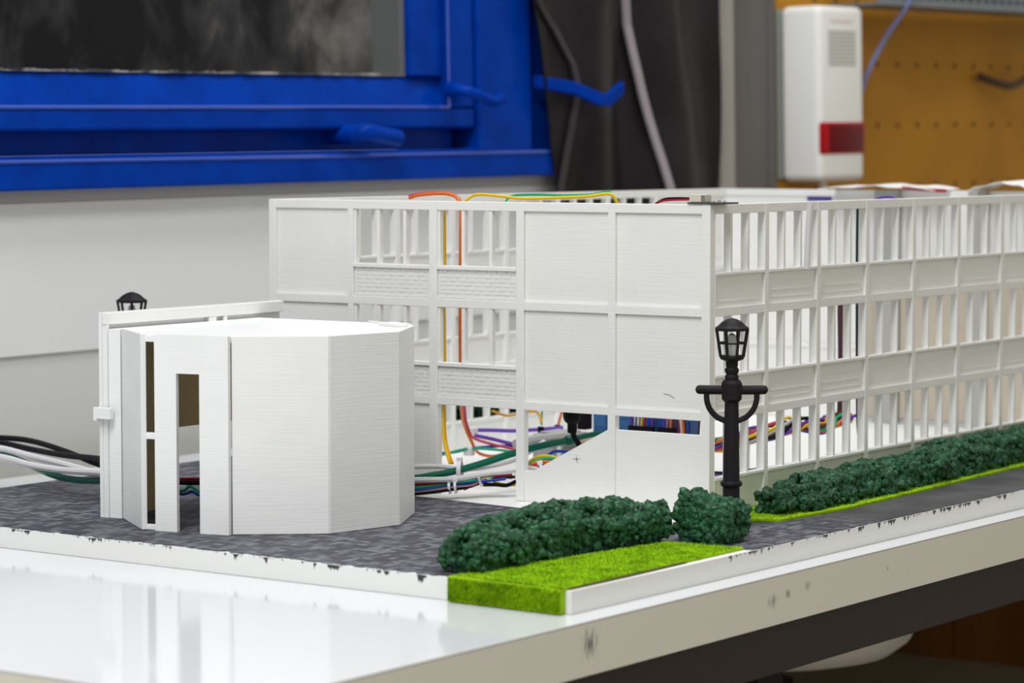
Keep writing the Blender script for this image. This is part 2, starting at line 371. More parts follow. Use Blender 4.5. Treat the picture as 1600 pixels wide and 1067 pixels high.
# ragged dark paint runs over the edge of the board
c = coords(brd_m, (1,1,1), world=True); sp = nd(brd_m, 'ShaderNodeSeparateXYZ'); ln(brd_m, c, 0, sp, 0)
c1 = coords(brd_m, (1,1,.06), world=True); n1 = nd(brd_m, 'ShaderNodeTexNoise', i_Scale=85, i_Detail=6, i_Roughness=.75); ln(brd_m, c1, 0, n1, 'Vector')
mr = nd(brd_m, 'ShaderNodeMapRange'); mr.inputs[1].default_value = .51; mr.inputs[2].default_value = .78; mr.inputs[3].default_value = ZB; mr.inputs[4].default_value = ZB-.009
ln(brd_m, n1, 'Fac', mr, 0); gt = nd(brd_m, 'ShaderNodeMath', operation='GREATER_THAN'); ln(brd_m, sp, 'Z', gt, 0); ln(brd_m, mr, 0, gt, 1)
lt = nd(brd_m, 'ShaderNodeMath', operation='LESS_THAN'); lt.inputs[1].default_value = ZB-.0002; ln(brd_m, sp, 'Z', lt, 0)
gy = nd(brd_m, 'ShaderNodeMath', operation='GREATER_THAN'); gy.inputs[1].default_value = -.16; ln(brd_m, sp, 'Y', gy, 0)
gx = nd(brd_m, 'ShaderNodeMath', operation='LESS_THAN'); gx.inputs[1].default_value = 0.0; ln(brd_m, sp, 'X', gx, 0)
mx = nd(brd_m, 'ShaderNodeMath', operation='MAXIMUM'); ln(brd_m, gy, 0, mx, 0); ln(brd_m, gx, 0, mx, 1)
m1 = nd(brd_m, 'ShaderNodeMath', operation='MULTIPLY'); ln(brd_m, gt, 0, m1, 0); ln(brd_m, lt, 0, m1, 1)
m2 = nd(brd_m, 'ShaderNodeMath', operation='MULTIPLY'); ln(brd_m, m1, 0, m2, 0); ln(brd_m, mx, 0, m2, 1)
r = ramp(brd_m, [(0, (.78,.78,.77)), (1, (.03,.03,.036))]); r.color_ramp.interpolation = 'CONSTANT'; r.color_ramp.elements[1].position = .5
ln(brd_m, m2, 0, r, 'Fac'); ln(brd_m, r, 'Color', brd_m.node_tree.nodes['Principled BSDF'], 'Base Color')
BX = lambda y: .1045+.017*(y+.335)
mb = MB(); mb.prism([(-.532, -.3165), (.1045, -.3345), (BX(.82), .82), (-.532, .82)], .0002, ZB); obj('panel', mb, brd_m, bo)

pave_m = mat('dark_cobble_print', (.06, .06, .07), .55, .2)
def brick(rot):
    c = coords(pave_m, (1,1,1), (0,0,rot), world=True); b = nd(pave_m, 'ShaderNodeTexBrick', offset=.5)
    b.inputs['Color1'].default_value = (.050,.050,.064,1); b.inputs['Color2'].default_value = (.24,.245,.29,1); b.inputs['Mortar'].default_value = (.036,.035,.045,1)
    b.inputs['Scale'].default_value = 1; b.inputs['Brick Width'].default_value = .0170; b.inputs['Row Height'].default_value = .00567
    b.inputs['Mortar Size'].default_value = .0009; b.inputs['Bias'].default_value = -.25; b.inputs['Mortar Smooth'].default_value = .3
    ln(pave_m, c, 0, b, 'Vector'); return b
a, b = brick(.06), brick(math.pi/2+.06)
cc = coords(pave_m, (1,1,1), (0,0,.06), world=True); ck = nd(pave_m, 'ShaderNodeTexChecker', i_Scale=58.82); ln(pave_m, cc, 0, ck, 'Vector')
mxc = nd(pave_m, 'ShaderNodeMixRGB'); ln(pave_m, ck, 'Fac', mxc, 0); ln(pave_m, a, 'Color', mxc, 1); ln(pave_m, b, 'Color', mxc, 2)
# plain worn paint on the strip along the long facade
c = coords(pave_m, (1,1,1), world=True); sp = nd(pave_m, 'ShaderNodeSeparateXYZ'); ln(pave_m, c, 0, sp, 0)
mr = nd(pave_m, 'ShaderNodeMapRange'); mr.inputs[1].default_value = .0; mr.inputs[2].default_value = .07; ln(pave_m, sp, 'Y', mr, 0)
gx = nd(pave_m, 'ShaderNodeMath', operation='GREATER_THAN'); gx.inputs[1].default_value = .02; ln(pave_m, sp, 'X', gx, 0)
mm = nd(pave_m, 'ShaderNodeMath', operation='MULTIPLY'); ln(pave_m, mr, 0, mm, 0); ln(pave_m, gx, 0, mm, 1)
nz = nd(pave_m, 'ShaderNodeTexNoise', i_Scale=25, i_Detail=5); ln(pave_m, c, 0, nz, 'Vector')
rn = ramp(pave_m, [(.35, (.045,.044,.048)), (.7, (.085,.083,.088))]); ln(pave_m, nz, 'Fac', rn, 'Fac')
mx2 = nd(pave_m, 'ShaderNodeMixRGB'); ln(pave_m, mm, 0, mx2, 0); ln(pave_m, mxc, 0, mx2, 1); ln(pave_m, rn, 0, mx2, 2)
ln(pave_m, mx2, 0, pave_m.node_tree.nodes['Principled BSDF'], 'Base Color')
def ragged(p, q, step, amp, nx, ny):
    n = int(math.dist(p, q)/step); out = []
    for i in range(n):
        t = (i+random.uniform(-.35, .35))/n; d = amp*max(0, noise.noise(Vector((i*.13, p[0]*9, 0)))+.25+.5*noise.noise(Vector((i*.9, 5, p[1]))))
        out.append((p[0]+(q[0]-p[0])*t+nx*d, p[1]+(q[1]-p[1])*t+ny*d))
    return out
pv = ragged((-.531, -.3163), (.016, -.3318), .0009, .0045, 0, 1)
pv += [(.016, -.3318), (.046, -.132), (.103, -.1275)]
pv += ragged((.1079, -.1275), (BX(.8)-.0003, .8), .0010, .0013, -1, 0)
pv += [(.045, .8), (.049, .38), (.055, .2345), (.059, .0966), (.052, .0), (.03, -.015), (0, -.056), (-.108, -.040), (-.24, -.022), (-.42, .0), (-.42, .16), (-.531, .20)]
mb = MB(); mb.prism(pv, ZB+.00005, ZB+.0006); obj('pavement_print', mb, pave_m, bo)['label'] = 'dark grey cobble print'

grass_m = mat('lime_flock', (.17, .34, .005), .8, .2)
noise_color(grass_m, 90, [(.25, (.12,.25,.0)), (.5, (.26,.46,.0)), (.8, (.33,.55,.002))], detail=5)
def inside(p, poly):
    c = False; j = len(poly)-1
    for i in range(len(poly)):
        if (poly[i][1] > p[1]) != (poly[j][1] > p[1]) and p[0] < (poly[j][0]-poly[i][0])*(p[1]-poly[i][1])/(poly[j][1]-poly[i][1])+poly[i][0]: c = not c
        j = i
    return c
def blades(poly, z, n, h):
    mb = MB(); x0 = min(p[0] for p in poly); x1 = max(p[0] for p in poly); y0 = min(p[1] for p in poly); y1 = max(p[1] for p in poly); k = 0
    while k < n:
        x, y = random.uniform(x0, x1), random.uniform(y0, y1)
        if not inside((x, y), poly): continue
        k += 1; a = random.uniform(0, 6.3); w = .00045; hh = h*random.uniform(.5, 1.2); t = random.uniform(0, 6.3); l = hh*.7
        mb.add([(x-w*math.cos(a), y-w*math.sin(a), z), (x+w*math.cos(a), y+w*math.sin(a), z), (x+l*math.cos(t), y+l*math.sin(t), z+hh)], [(0,1,2)])
    return mb
lf = thing('lawn', (.06, -.24, ZB), 'lime green flock lawn at the front corner of the board', 'lawn')
lp = [(.0165, -.3335), (.1005, -.3395), (.1015, -.128), (.046, -.1325)]
mb = MB(); mb.prism(lp, ZB+.0002, ZB+.0016); mb.prism([(.0165, -.3368), (.1005, -.3405), (.1005, -.3355), (.0165, -.3330)], .0006, ZB+.0016)
obj('turf_mat', mb, grass_m, lf)
q = obj('grass_blades', blades(lp, ZB+.0014, 16000, .0014), grass_m, lf); q['kind'] = 'stuff'
mb = MB()
for k in range(3500):
    x = random.uniform(.0165, .1005); z = random.uniform(.001, ZB+.001); y = -.3368-(x-.0165)*.044
    mb.add([(x-.0005, y, z), (x+.0005, y, z+.0002), (x+random.uniform(-.0008, .0008), y-.0013, z+random.uniform(-.0012, .0008))], [(0,1,2)])
q = obj('edge_blades', mb, grass_m, lf); q['kind'] = 'stuff'
mb = MB(); mb.prism([(.0995,-.335),(.1020,-.33),(.1030,-.27),(.1022,-.2),(.1005,-.205),(.1008,-.27)], ZB+.0001, ZB+.0009); obj('bare_edge', mb, mat('brown_glue_edge', (.07,.045,.02), .8), lf)
ls = thing('lawn', (.03, .3, ZB), 'narrow lime lawn strip beside the long facade', 'lawn')
lp2 = [(.001, -.010), (.035, -.010), (.055, .004), (.062, .0966), (.058, .2345), (.052, .38), (.048, .79), (.001, .79)]
mb = MB(); mb.prism(lp2, ZB+.0007, ZB+.0022); obj('turf_mat', mb, grass_m, ls)
q = obj('grass_blades', blades(lp2[:6]+[(.05,.5),(.001,.5)], ZB+.002, 9000, .0014), grass_m, ls); q['kind'] = 'stuff'

# ------------------------------------------------------------------ crumbly foam hedges
hedge_m = mat('dark_green_foam', (.012, .07, .03), .55, .35)
noise_color(hedge_m, 230, [(.25, (.002,.018,.008)), (.5, (.010,.065,.026)), (.66, (.026,.13,.05)), (.8, (.08,.24,.11))], detail=3)
ICO_V = []; t = (1+5**.5)/2
for a, b in ((1, t), (-1, t), (1, -t), (-1, -t)): ICO_V += [(a, b, 0), (0, a, b), (b, 0, a)]
bmx = bmesh.new(); bmesh.ops.create_icosphere(bmx, subdivisions=1, radius=1); ICO = [v.co.copy() for v in bmx.verts]; bmx.verts.index_update(); ICOF = [tuple(v.index for v in f.verts) for f in bmx.faces]; bmx.free()
def hedge(path, n, size, label, group=None, mtl=hedge_m):
    # path: (x, y, half width, height); clumps over a lumpy loaf
    mb = MB(); seg = []; tot = 0
    for a, b in zip(path, path[1:]):
        l = math.dist(a[:2], b[:2]); seg.append((tot, l, a, b)); tot += l
    def at(s):
        for s0, l, a, b in seg:
            if s <= s0+l+1e-9:
                k = (s-s0)/l; d = Vector((b[0]-a[0], b[1]-a[1], 0)).normalized()
                return [a[i]+(b[i]-a[i])*k for i in range(4)], d
    m = 40; vs = []; NN = 10
    for i in range(m+1):
        p, d = at(tot*i/m); nn = Vector((-d.y, d.x, 0)); e = min(1, .55+min(i, m-i)*.25)
        for k in range(NN+1):
            an = math.pi*k/NN; lump = .84+.14*noise.noise(Vector((p[0]*45, p[1]*45, k*.6)))
            cx = math.copysign(abs(math.cos(an))**.6, math.cos(an)); sx = abs(math.sin(an))**.6
            vs.append(Vector((p[0], p[1], ZB+.001))+nn*(cx*p[2]*e*lump)+Vector((0, 0, sx*p[3]*e*lump)))
    fs = [(i*(NN+1)+k, i*(NN+1)+k+1, (i+1)*(NN+1)+k+1, (i+1)*(NN+1)+k) for i in range(m) for k in range(NN)]+[tuple(range(NN+1)), tuple(m*(NN+1)+k for k in range(NN, -1, -1))]
    fs += [(i*(NN+1), (i+1)*(NN+1), (i+1)*(NN+1)+NN, i*(NN+1)+NN) for i in range(m)]
    mb.add(vs, fs)
    for q in range(n):
        s = random.uniform(-.04, 1.04)*tot; sc = min(max(s, 0), tot); p, d = at(sc); nn = Vector((-d.y, d.x, 0))
        over = (s-sc); endk = max(0, 1-abs(min(sc, tot-sc))/.010) if True else 0
        an = math.pi*random.random(); k = 1-.22*endk*random.random()
        if endk > 0 and random.random() < .5: k *= random.random()**.4
        lump = .90+.26*noise.noise(Vector((p[0]*42, p[1]*42, an*2)))+.10*noise.noise(Vector((p[0]*120, p[1]*120, an*4)))
        cx = math.copysign(abs(math.cos(an))**.6, math.cos(an)); sx = abs(math.sin(an))**.6
        c = Vector((p[0], p[1], ZB+.002))+d*over*.6+nn*(cx*p[2]*lump*k)+Vector((0, 0, sx*p[3]*lump*k))
        r = size*random.uniform(.55, 1.15); R = Matrix.Rotation(random.uniform(0, 6.3), 3, (random.random(), random.random(), random.random()+.1))
        mb.add([c+(R @ v)*r*random.uniform(.72, 1.2) for v in ICO], ICOF)
    return tag(obj('hedge', mb, mtl), label, 'hedge', group)
hedge([(.013, -.316, .016, .025), (.009, -.27, .020, .028), (.010, -.21, .020, .029), (.020, -.155, .020, .027), (.031, -.124, .016, .025)], 2300, .0034, 'long dark green foam hedge behind the front corner lawn')
hedge([(.044, -.107, .015, .036), (.060, -.105, .017, .032), (.074, -.107, .017, .026), (.083, -.108, .016, .024)], 1100, .0035, 'short dark green foam hedge in front of the black lamp post')
hedge([(.036, .038, .012, .018), (.037, .06, .017, .020), (.036, .10, .018, .023), (.035, .17, .017, .022), (.034, .215, .017, .021), (.033, .25, .017, .025), (.031, .33, .016, .026), (.029, .42, .016, .025), (.028, .58, .016, .025)], 5200, .0034, 'long green foam hedge along the long facade')
hedge([(-.428, .08, .014, .050), (-.428, .30, .014, .050), (-.428, .56, .014, .050)], 1800, .0045, 'green foam hedge behind the big model, seen through its windows')

# ------------------------------------------------------------------ big model building
bd = thing('model_building', (-.199, .35, ZB), 'large white three storey 3D printed model building', 'model building')
HEAD = [.0815, .1545, .2268]; SILL = [.0409, .1133, .1857]; BT = [.0877, .1609, .2335]; BASE = [ZB+.0002, .0877, .1609]
TH = .0065
def part(name, m=WHITE, parent=None, **b):
    pass
def pbox(name, x0, x1, y0, y1, z0, z1, m=WHITE, parent=None, bevel=.0003):
    mb = MB(); mb.box(x0, x1, y0, y1, z0, z1); return obj(name, mb, m, parent or bd, bevel=bevel, seg=1)
# -- front facade (y = 0 plane)
FP = [(-.398, -.391), (-.3207, -.3155), (-.2437, -.2365), (-.1649, -.1581), (-.0851, -.0789), (-.0072, -.0002)]
for i, (a, b) in enumerate(FP): pbox('post', a, b, 0, TH, ZB+.0002 if i != 1 else ZB+.0002, .2335)
for i in range(5):
    a, b = FP[i][1], FP[i+1][0]
    for k in range(3):
        pbox('beam', a, b, .0002, TH-.0002, HEAD[k], BT[k])
    for k in (1, 2):
        if i in (0, 3, 4): pbox('blank_panel', a, b, .0022, .0044, BASE[k], HEAD[k])
        else:
            sp_ = pbox('spandrel_panel', a, b, .0020, .0044, BASE[k], SILL[k]-.003)
            pbox('sill', a, b, -.0004, .0060, SILL[k]-.003, SILL[k])
            w = (b-a-2*.0030)/3
            for j in (1, 2):
                x = a+w*j+.003*(j-1); pbox('mullion', x, x+.003, .0008, .0056, SILL[k], HEAD[k])
            pbox('jamb', a, a+.0022, .0012, .0056, SILL[k], HEAD[k])
# ground floor
pbox('blank_panel', FP[0][1], FP[1][0], .0022, .0044, ZB+.0002, HEAD[0])
pbox('blank_panel', FP[1][1], FP[2][0], .0022, .0044, ZB+.0002, HEAD[0])
mb = MB(); mb.prism([(-.1581, ZB+.0002), (-.0851, ZB+.0002), (-.0851, .0712), (-.1507, .0369), (-.1581, .0369)], -.0044, -.0016, lambda v: Vector((v.x, -v.z, v.y)))
obj('stair_panel', mb, WHITE, bd)['label'] = 'panel cut off along a diagonal'
pbox('low_panel', -.0789, -.0072, .0016, .0044, ZB+.0002, .0713)
pen = mat('pencil_grey', (.25,.25,.25), .8)
mb = MB()
for a_, l_ in ((.1, .0075), (1.7, .006), (.75, .003), (2.4, .003)):
    mb.prism([(-l_/2, -.00022), (l_/2, -.00012), (l_/2, .00012), (-l_/2, .00022)], 0, .00008, lambda v, a_=a_: Vector((-.1125+v.x*math.cos(a_)-v.y*math.sin(a_), .0016-v.z, .0480+v.x*math.sin(a_)+v.y*math.cos(a_))))
obj('pencil_mark', mb, pen, bd)
mb = MB(); mb.tube([(-.0390, .0021, .0990), (-.0345, .0021, .0985), (-.0300, .0021, .0962)], .00025, 6, 4); obj('scratch', mb, pen, bd)
# brick relief on the four windowed spandrels of the front
bw, bh = .0086, .0031
bmb = MB(); bmb.box(-bw/2+.0004, bw/2-.0004, -.00035, 0, .00025, bh-.00025)
bme = bpy.data.meshes.new('brick'); bme.from_pydata(bmb.v, [], bmb.f); bme.materials.append(WHITE)
hmb = MB(); hmb.box(-bw/4+.0004, bw/4-.0004, -.00035, 0, .00025, bh-.00025)
hme = bpy.data.meshes.new('half_brick'); hme.from_pydata(hmb.v, [], hmb.f); hme.materials.append(WHITE)
for i in (1, 2):
    a, b = FP[i][1], FP[i+1][0]
    for k in (1, 2):
        host = [o for o in bd.children if o.name.startswith('spandrel_panel') and abs(wloc(o).x-(a+b)/2) < .002 and abs(wloc(o).z-BASE[k]) < .002][0]
        n = 8; pitch = (b-a-.0008)/n
        for rr in range(7):
            z = BASE[k]+.0005+rr*bh
            for j in range(n+(rr % 2)):
                x = a+.0004+pitch*(j+(.5 if rr % 2 == 0 else 0))
                half = rr % 2 and j in (0, n)
                if half: x += pitch/4 if j == 0 else -pitch/4
                o = bpy.data.objects.new('half_brick' if half else 'brick', hme if half else bme); COL.objects.link(o)
                o.parent = host; o.location = Vector((x, .0020-random.uniform(0, .00012), z))-wloc(host)
# -- long facades: right (x = 0) and left (x = -.398)
YP = [(0.0, .0035)]+[(y-.003, y+.003) for y in (.0805, .1590, .2370, .3165, .3970, .4800, .5640, .6300)]+[(.6905, .6975)]
def dashes(host, xs, y0, y1, z0, rows):
    mb = MB()
    for q in range(rows):
        y = y0+.006
        while y < y1-.006:
            mb.box(xs-.0002, xs+.0005, y, y+.0020, z0+.0052*q, z0+.0052*q+.0007); y += .0034
    q = obj('brick_relief', mb, WHITE, host); q['kind'] = 'stuff'
for side in (0, 1):
    X = (lambda d: -d) if side == 0 else (lambda d: -.398+d)
    def lb(name, d0, d1, y0, y1, z0, z1, bevel=.0003):
        xa, xb = sorted((X(d0), X(d1))); return pbox(name, xa, xb, y0, y1, z0, z1, bevel=bevel)
    for i, (a, b) in enumerate(YP):
        if i > 0: lb('post', 0, TH, a, b, ZB+.0002, .2335)
        elif side == 0: lb('corner_return', 0, TH, .0067, .0075, ZB+.0002, .2335)
    for i in range(len(YP)-1):
        a = YP[i][1] if i else .0077; b = YP[i+1][0]
        for k in range(3):
            lb('beam', .0002, TH-.0002, a, b, HEAD[k], BT[k])
            s = lb('spandrel_panel', .0022, .0044, a, b, BASE[k], SILL[k]-.0022, 0)
            if side == 0 and k > 0 and i in (0, 1, 2, 5, 6): dashes(s, -.0022, a, b, BASE[k]+.004, 2 if i in (1, 2) else 1)
            if side == 1 and i >= 7: lb('rear_panel', .0022, .0044, a, b, SILL[k]-.002, HEAD[k], 0); continue
            lb('sill', -.0003, .0060, a, b, SILL[k]-.0022, SILL[k])
            w = (b-a-2*.0026)/3
            for j in (1, 2):
                y = a+w*j+.0026*(j-1); lb('mullion', .0006, .0064, y, y+.0026, SILL[k], HEAD[k], 0)
# -- rear wall
for k in range(3): pbox('beam', -.391, -.007, .691, .697, HEAD[k], BT[k])
pbox('rear_panel', -.3914, -.0067, .692, .696, ZB+.0002, .0813)
pbox('rear_panel', -.3914, -.0067, .692, .696, .0879, .1543)
pbox('rear_panel', -.3914, -.0067, .692, .696, .1611, .2266)
pil_m = printed('shade_grey_printed_plastic', (.40, .40, .385), .4)  # darker than the walls: interior shade on the pilasters put into the colour
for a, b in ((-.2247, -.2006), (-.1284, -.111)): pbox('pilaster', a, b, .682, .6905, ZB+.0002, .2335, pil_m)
card = mat('beige_lining', (.50, .43, .34), .7); noise_color(card, 10, [(.3, (.46,.40,.31)), (.7, (.53,.455,.36))])
for a, b in ((-.236, -.2255), (-.1998, -.1292), (-.1102, -.0075)):  # beige panels beside the pilasters, lower two storeys only
    pbox('lining_panel', a, b, .6875, .6895, .0195, .160, card)

# ------------------------------------------------------------------ polygonal annex
an = thing('model_annex', (-.25, -.17, ZB), 'low white polygonal 3D printed annex with a door opening', 'model building')
ZT = .148; Z0 = ZB+.0008
def plate(name, p, q, z0=Z0, z1=ZT, t=.003, m=WHITE2):
    mb = MB(); mb.slab(p, q, t, z0, z1); return obj(name, mb, m, an, bevel=.0003, seg=1)
plate('facet_panel', (-.3305, -.2434), (-.2800, -.2800), t=.0038)
plate('slit_sill', (-.2790, -.2772), (-.2692, -.2762), Z0, .0185, .003)
plate('slit_bar', (-.2790, -.2772), (-.2692, -.2762), .0765, .0810, .003)
plate('slit_head', (-.2790, -.2772), (-.2692, -.2762), .1425, ZT-.001, .003)
mb = MB(); mb.slab((-.2690, -.2787), (-.2523, -.2757), .0034, Z0, .1220); mb.slab((-.2347, -.2725), (-.2129, -.2685), .0034, Z0, .1220); mb.slab((-.2690, -.2787), (-.2129, -.2685), .0034, .1220, ZT)
obj('door_panel', mb, WHITE2, an)['label'] = 'panel with a tall door opening'
plate('facet_panel', (-.2135, -.2640), (-.1622, -.2245))
plate('facet_panel', (-.1620, -.2240), (-.1505, -.1614))
plate('facet_panel', (-.1507, -.1608), (-.1809, -.1034))
plate('facet_panel', (-.1815, -.1026), (-.2400, -.0760))
rf = MB(); rf.prism([(-.3425, -.2440), (-.3300, -.2392), (-.2790, -.2752), (-.2145, -.2630), (-.1655, -.2225), (-.1540, -.1614), (-.1830, -.1060), (-.2400, -.0800), (-.3425, -.0800)], ZT-.0048, ZT-.0010)
obj('roof_panel', rf, WHITE2, an)
mb = MB(); mb.slab((-.1850, -.1015), (-.2080, -.0930), .012, ZT-.0008, ZT+.0012); obj('roof_tab', mb, WHITE2, an)
mb = MB(); mb.box(-.3488, -.3458, -.2467, -.0511, .0720, .1585); mb.box(-.3488, -.3458, -.2467, -.1850, Z0, .0720); mb.box(-.3488, -.3458, -.085, -.0511, Z0, .0720); obj('screen_wall', mb, WHITE2, an)
for y0, y1 in ((-.2462, -.2440), (-.1365, -.1290), (-.1200, -.1170)):
    mb = MB(); mb.box(-.3456, -.3415, y0, y1, Z0 if y0 < -.2 else .146, .1500); obj('screen_post', mb, WHITE2, an)
mb = MB(); mb.box(-.3456, -.3420, -.2467, -.0511, .1502, .1583); obj('screen_rail', mb, WHITE2, an, bevel=.0003)
mb = MB(); mb.slab((-.3410, -.2452), (-.3312, -.2440), .002, Z0, ZT-.001); obj('closing_strip', mb, WHITE2, an)
mb = MB(); mb.box(-.3500, -.3470, -.2520, -.2470, .0830, .0925); mb.box(-.3470, -.3345, -.2520, -.2480, .0845, .0925); obj('clip', mb, WHITE2, an, bevel=.0004)
brown_m = mat('brown_lining', (.72, .54, .26), .8)
mb = MB(); mb.box(-.3445, -.3435, -.2400, -.09, .0722, .142); mb.box(-.3445, -.3435, -.2400, -.1855, Z0, .0722); obj('inner_lining', mb, brown_m, an)  # brown panel along the inner face of the screen wall

# ------------------------------------------------------------------ lamp posts
def lamp(loc, rot, label):
    L = thing('lamp_post', loc, label, 'lamp post', 'black model lamp posts')
    R = Matrix.Rotation(rot, 3, 'Z'); O = Vector(loc)
    M = lambda v: O+R @ Vector(v)
    def P(name, mb, m=blackm, sm=True): return obj(name, mb, m, L, sm)
    mb = MB(); mb.lathe([(.0125, 0), (.0125, .004), (.0105, .006), (.0100, .013), (.0075, .0165), (.0062, .018)], n=8, M=M); P('base', mb, sm=False)
    mb = MB(); mb.lathe([(.0058, .017), (.0055, .05), (.0046, .093)], n=16, M=M); P('pole', mb)
    for z in (.0195, .0315):
        mb = MB(); mb.lathe([(.0066, z), (.0074, z+.0010), (.0074, z+.0026), (.0066, z+.0036)], n=16, M=M); P('collar', mb)
    mb = MB(); mb.lathe([(.0050, .0885), (.0072, .0905), (.0075, .101), (.0058, .1035)], n=8, M=M, ph=math.pi/8); P('crossarm_block', mb, sm=False)
    for s in (-1, 1):
        mb = MB(); mb.tube([M((s*.004, 0, .0965)), M((s*.0215, 0, .0968))], .0031, 12, 1)
        mb.lathe([(.0005, -.0031), (.0022, -.0022), (.0031, 0), (.0022, .0022), (.0005, .0031)], (s*.0215, 0, .0968), 12, M); P('arm', mb)
        mb = MB(); mb.tube([M((s*.0165, 0, .0960)), M((s*.0168, 0, .0905)), M((s*.0148, 0, .0840)), M((s*.0100, 0, .0785)), M((s*.0035, 0, .0755))], .0020, 8, 5); P('brace', mb)
    mb = MB(); mb.lathe([(.0040, .1030), (.0047, .1045), (.0047, .1060), (.0038, .1072), (.0047, .1088), (.0049, .1105), (.0038, .1120), (.0042, .1135), (.0042, .1165)], n=14, M=M); P('neck', mb)
    mb = MB(); mb.lathe([(.0042, .1160), (.0083, .1175), (.0088, .1190), (.0083, .1200)], n=8, M=M, ph=math.pi/8); P('lantern_floor', mb, sm=False)
    for k in range(8):
        a = 2*math.pi*k/8+math.pi/8
        mb = MB(); mb.bar(M((.0082*math.cos(a), .0082*math.sin(a), .1190)), M((.0112*math.cos(a), .0112*math.sin(a), .1375)), .0010); P('glazing_bar', mb, sm=False)
    for z, r in ((.1283, .0097),):
        mb = MB(); mb.tube([M((r*math.cos(2*math.pi*k/8+math.pi/8), r*math.sin(2*math.pi*k/8+math.pi/8), z)) for k in range(9)], .0007, 6, 1); P('glazing_ring', mb, sm=False)
    mb = MB(); mb.lathe([(.0108, .1365), (.0122, .1370), (.0122, .1385), (.0098, .1400), (.0072, .1425), (.0040, .1442), (.0012, .1450)], n=8, M=M, ph=math.pi/8); P('roof', mb, sm=False)
    mb = MB(); mb.lathe([(.0030, .1195), (.0033, .127), (.0026, .1335), (.0008, .1350)], n=12, M=M); P('bulb', mb, mat('frosted_bulb', (.62,.62,.62), .35))
    return L
lamp((.053, -.0607, ZB), math.radians(32), 'black lamp post with cross arms at the corner of the big model')
lamp((-.515, -.029, ZB), math.radians(20), 'black lamp post standing behind the annex, only its lantern showing')

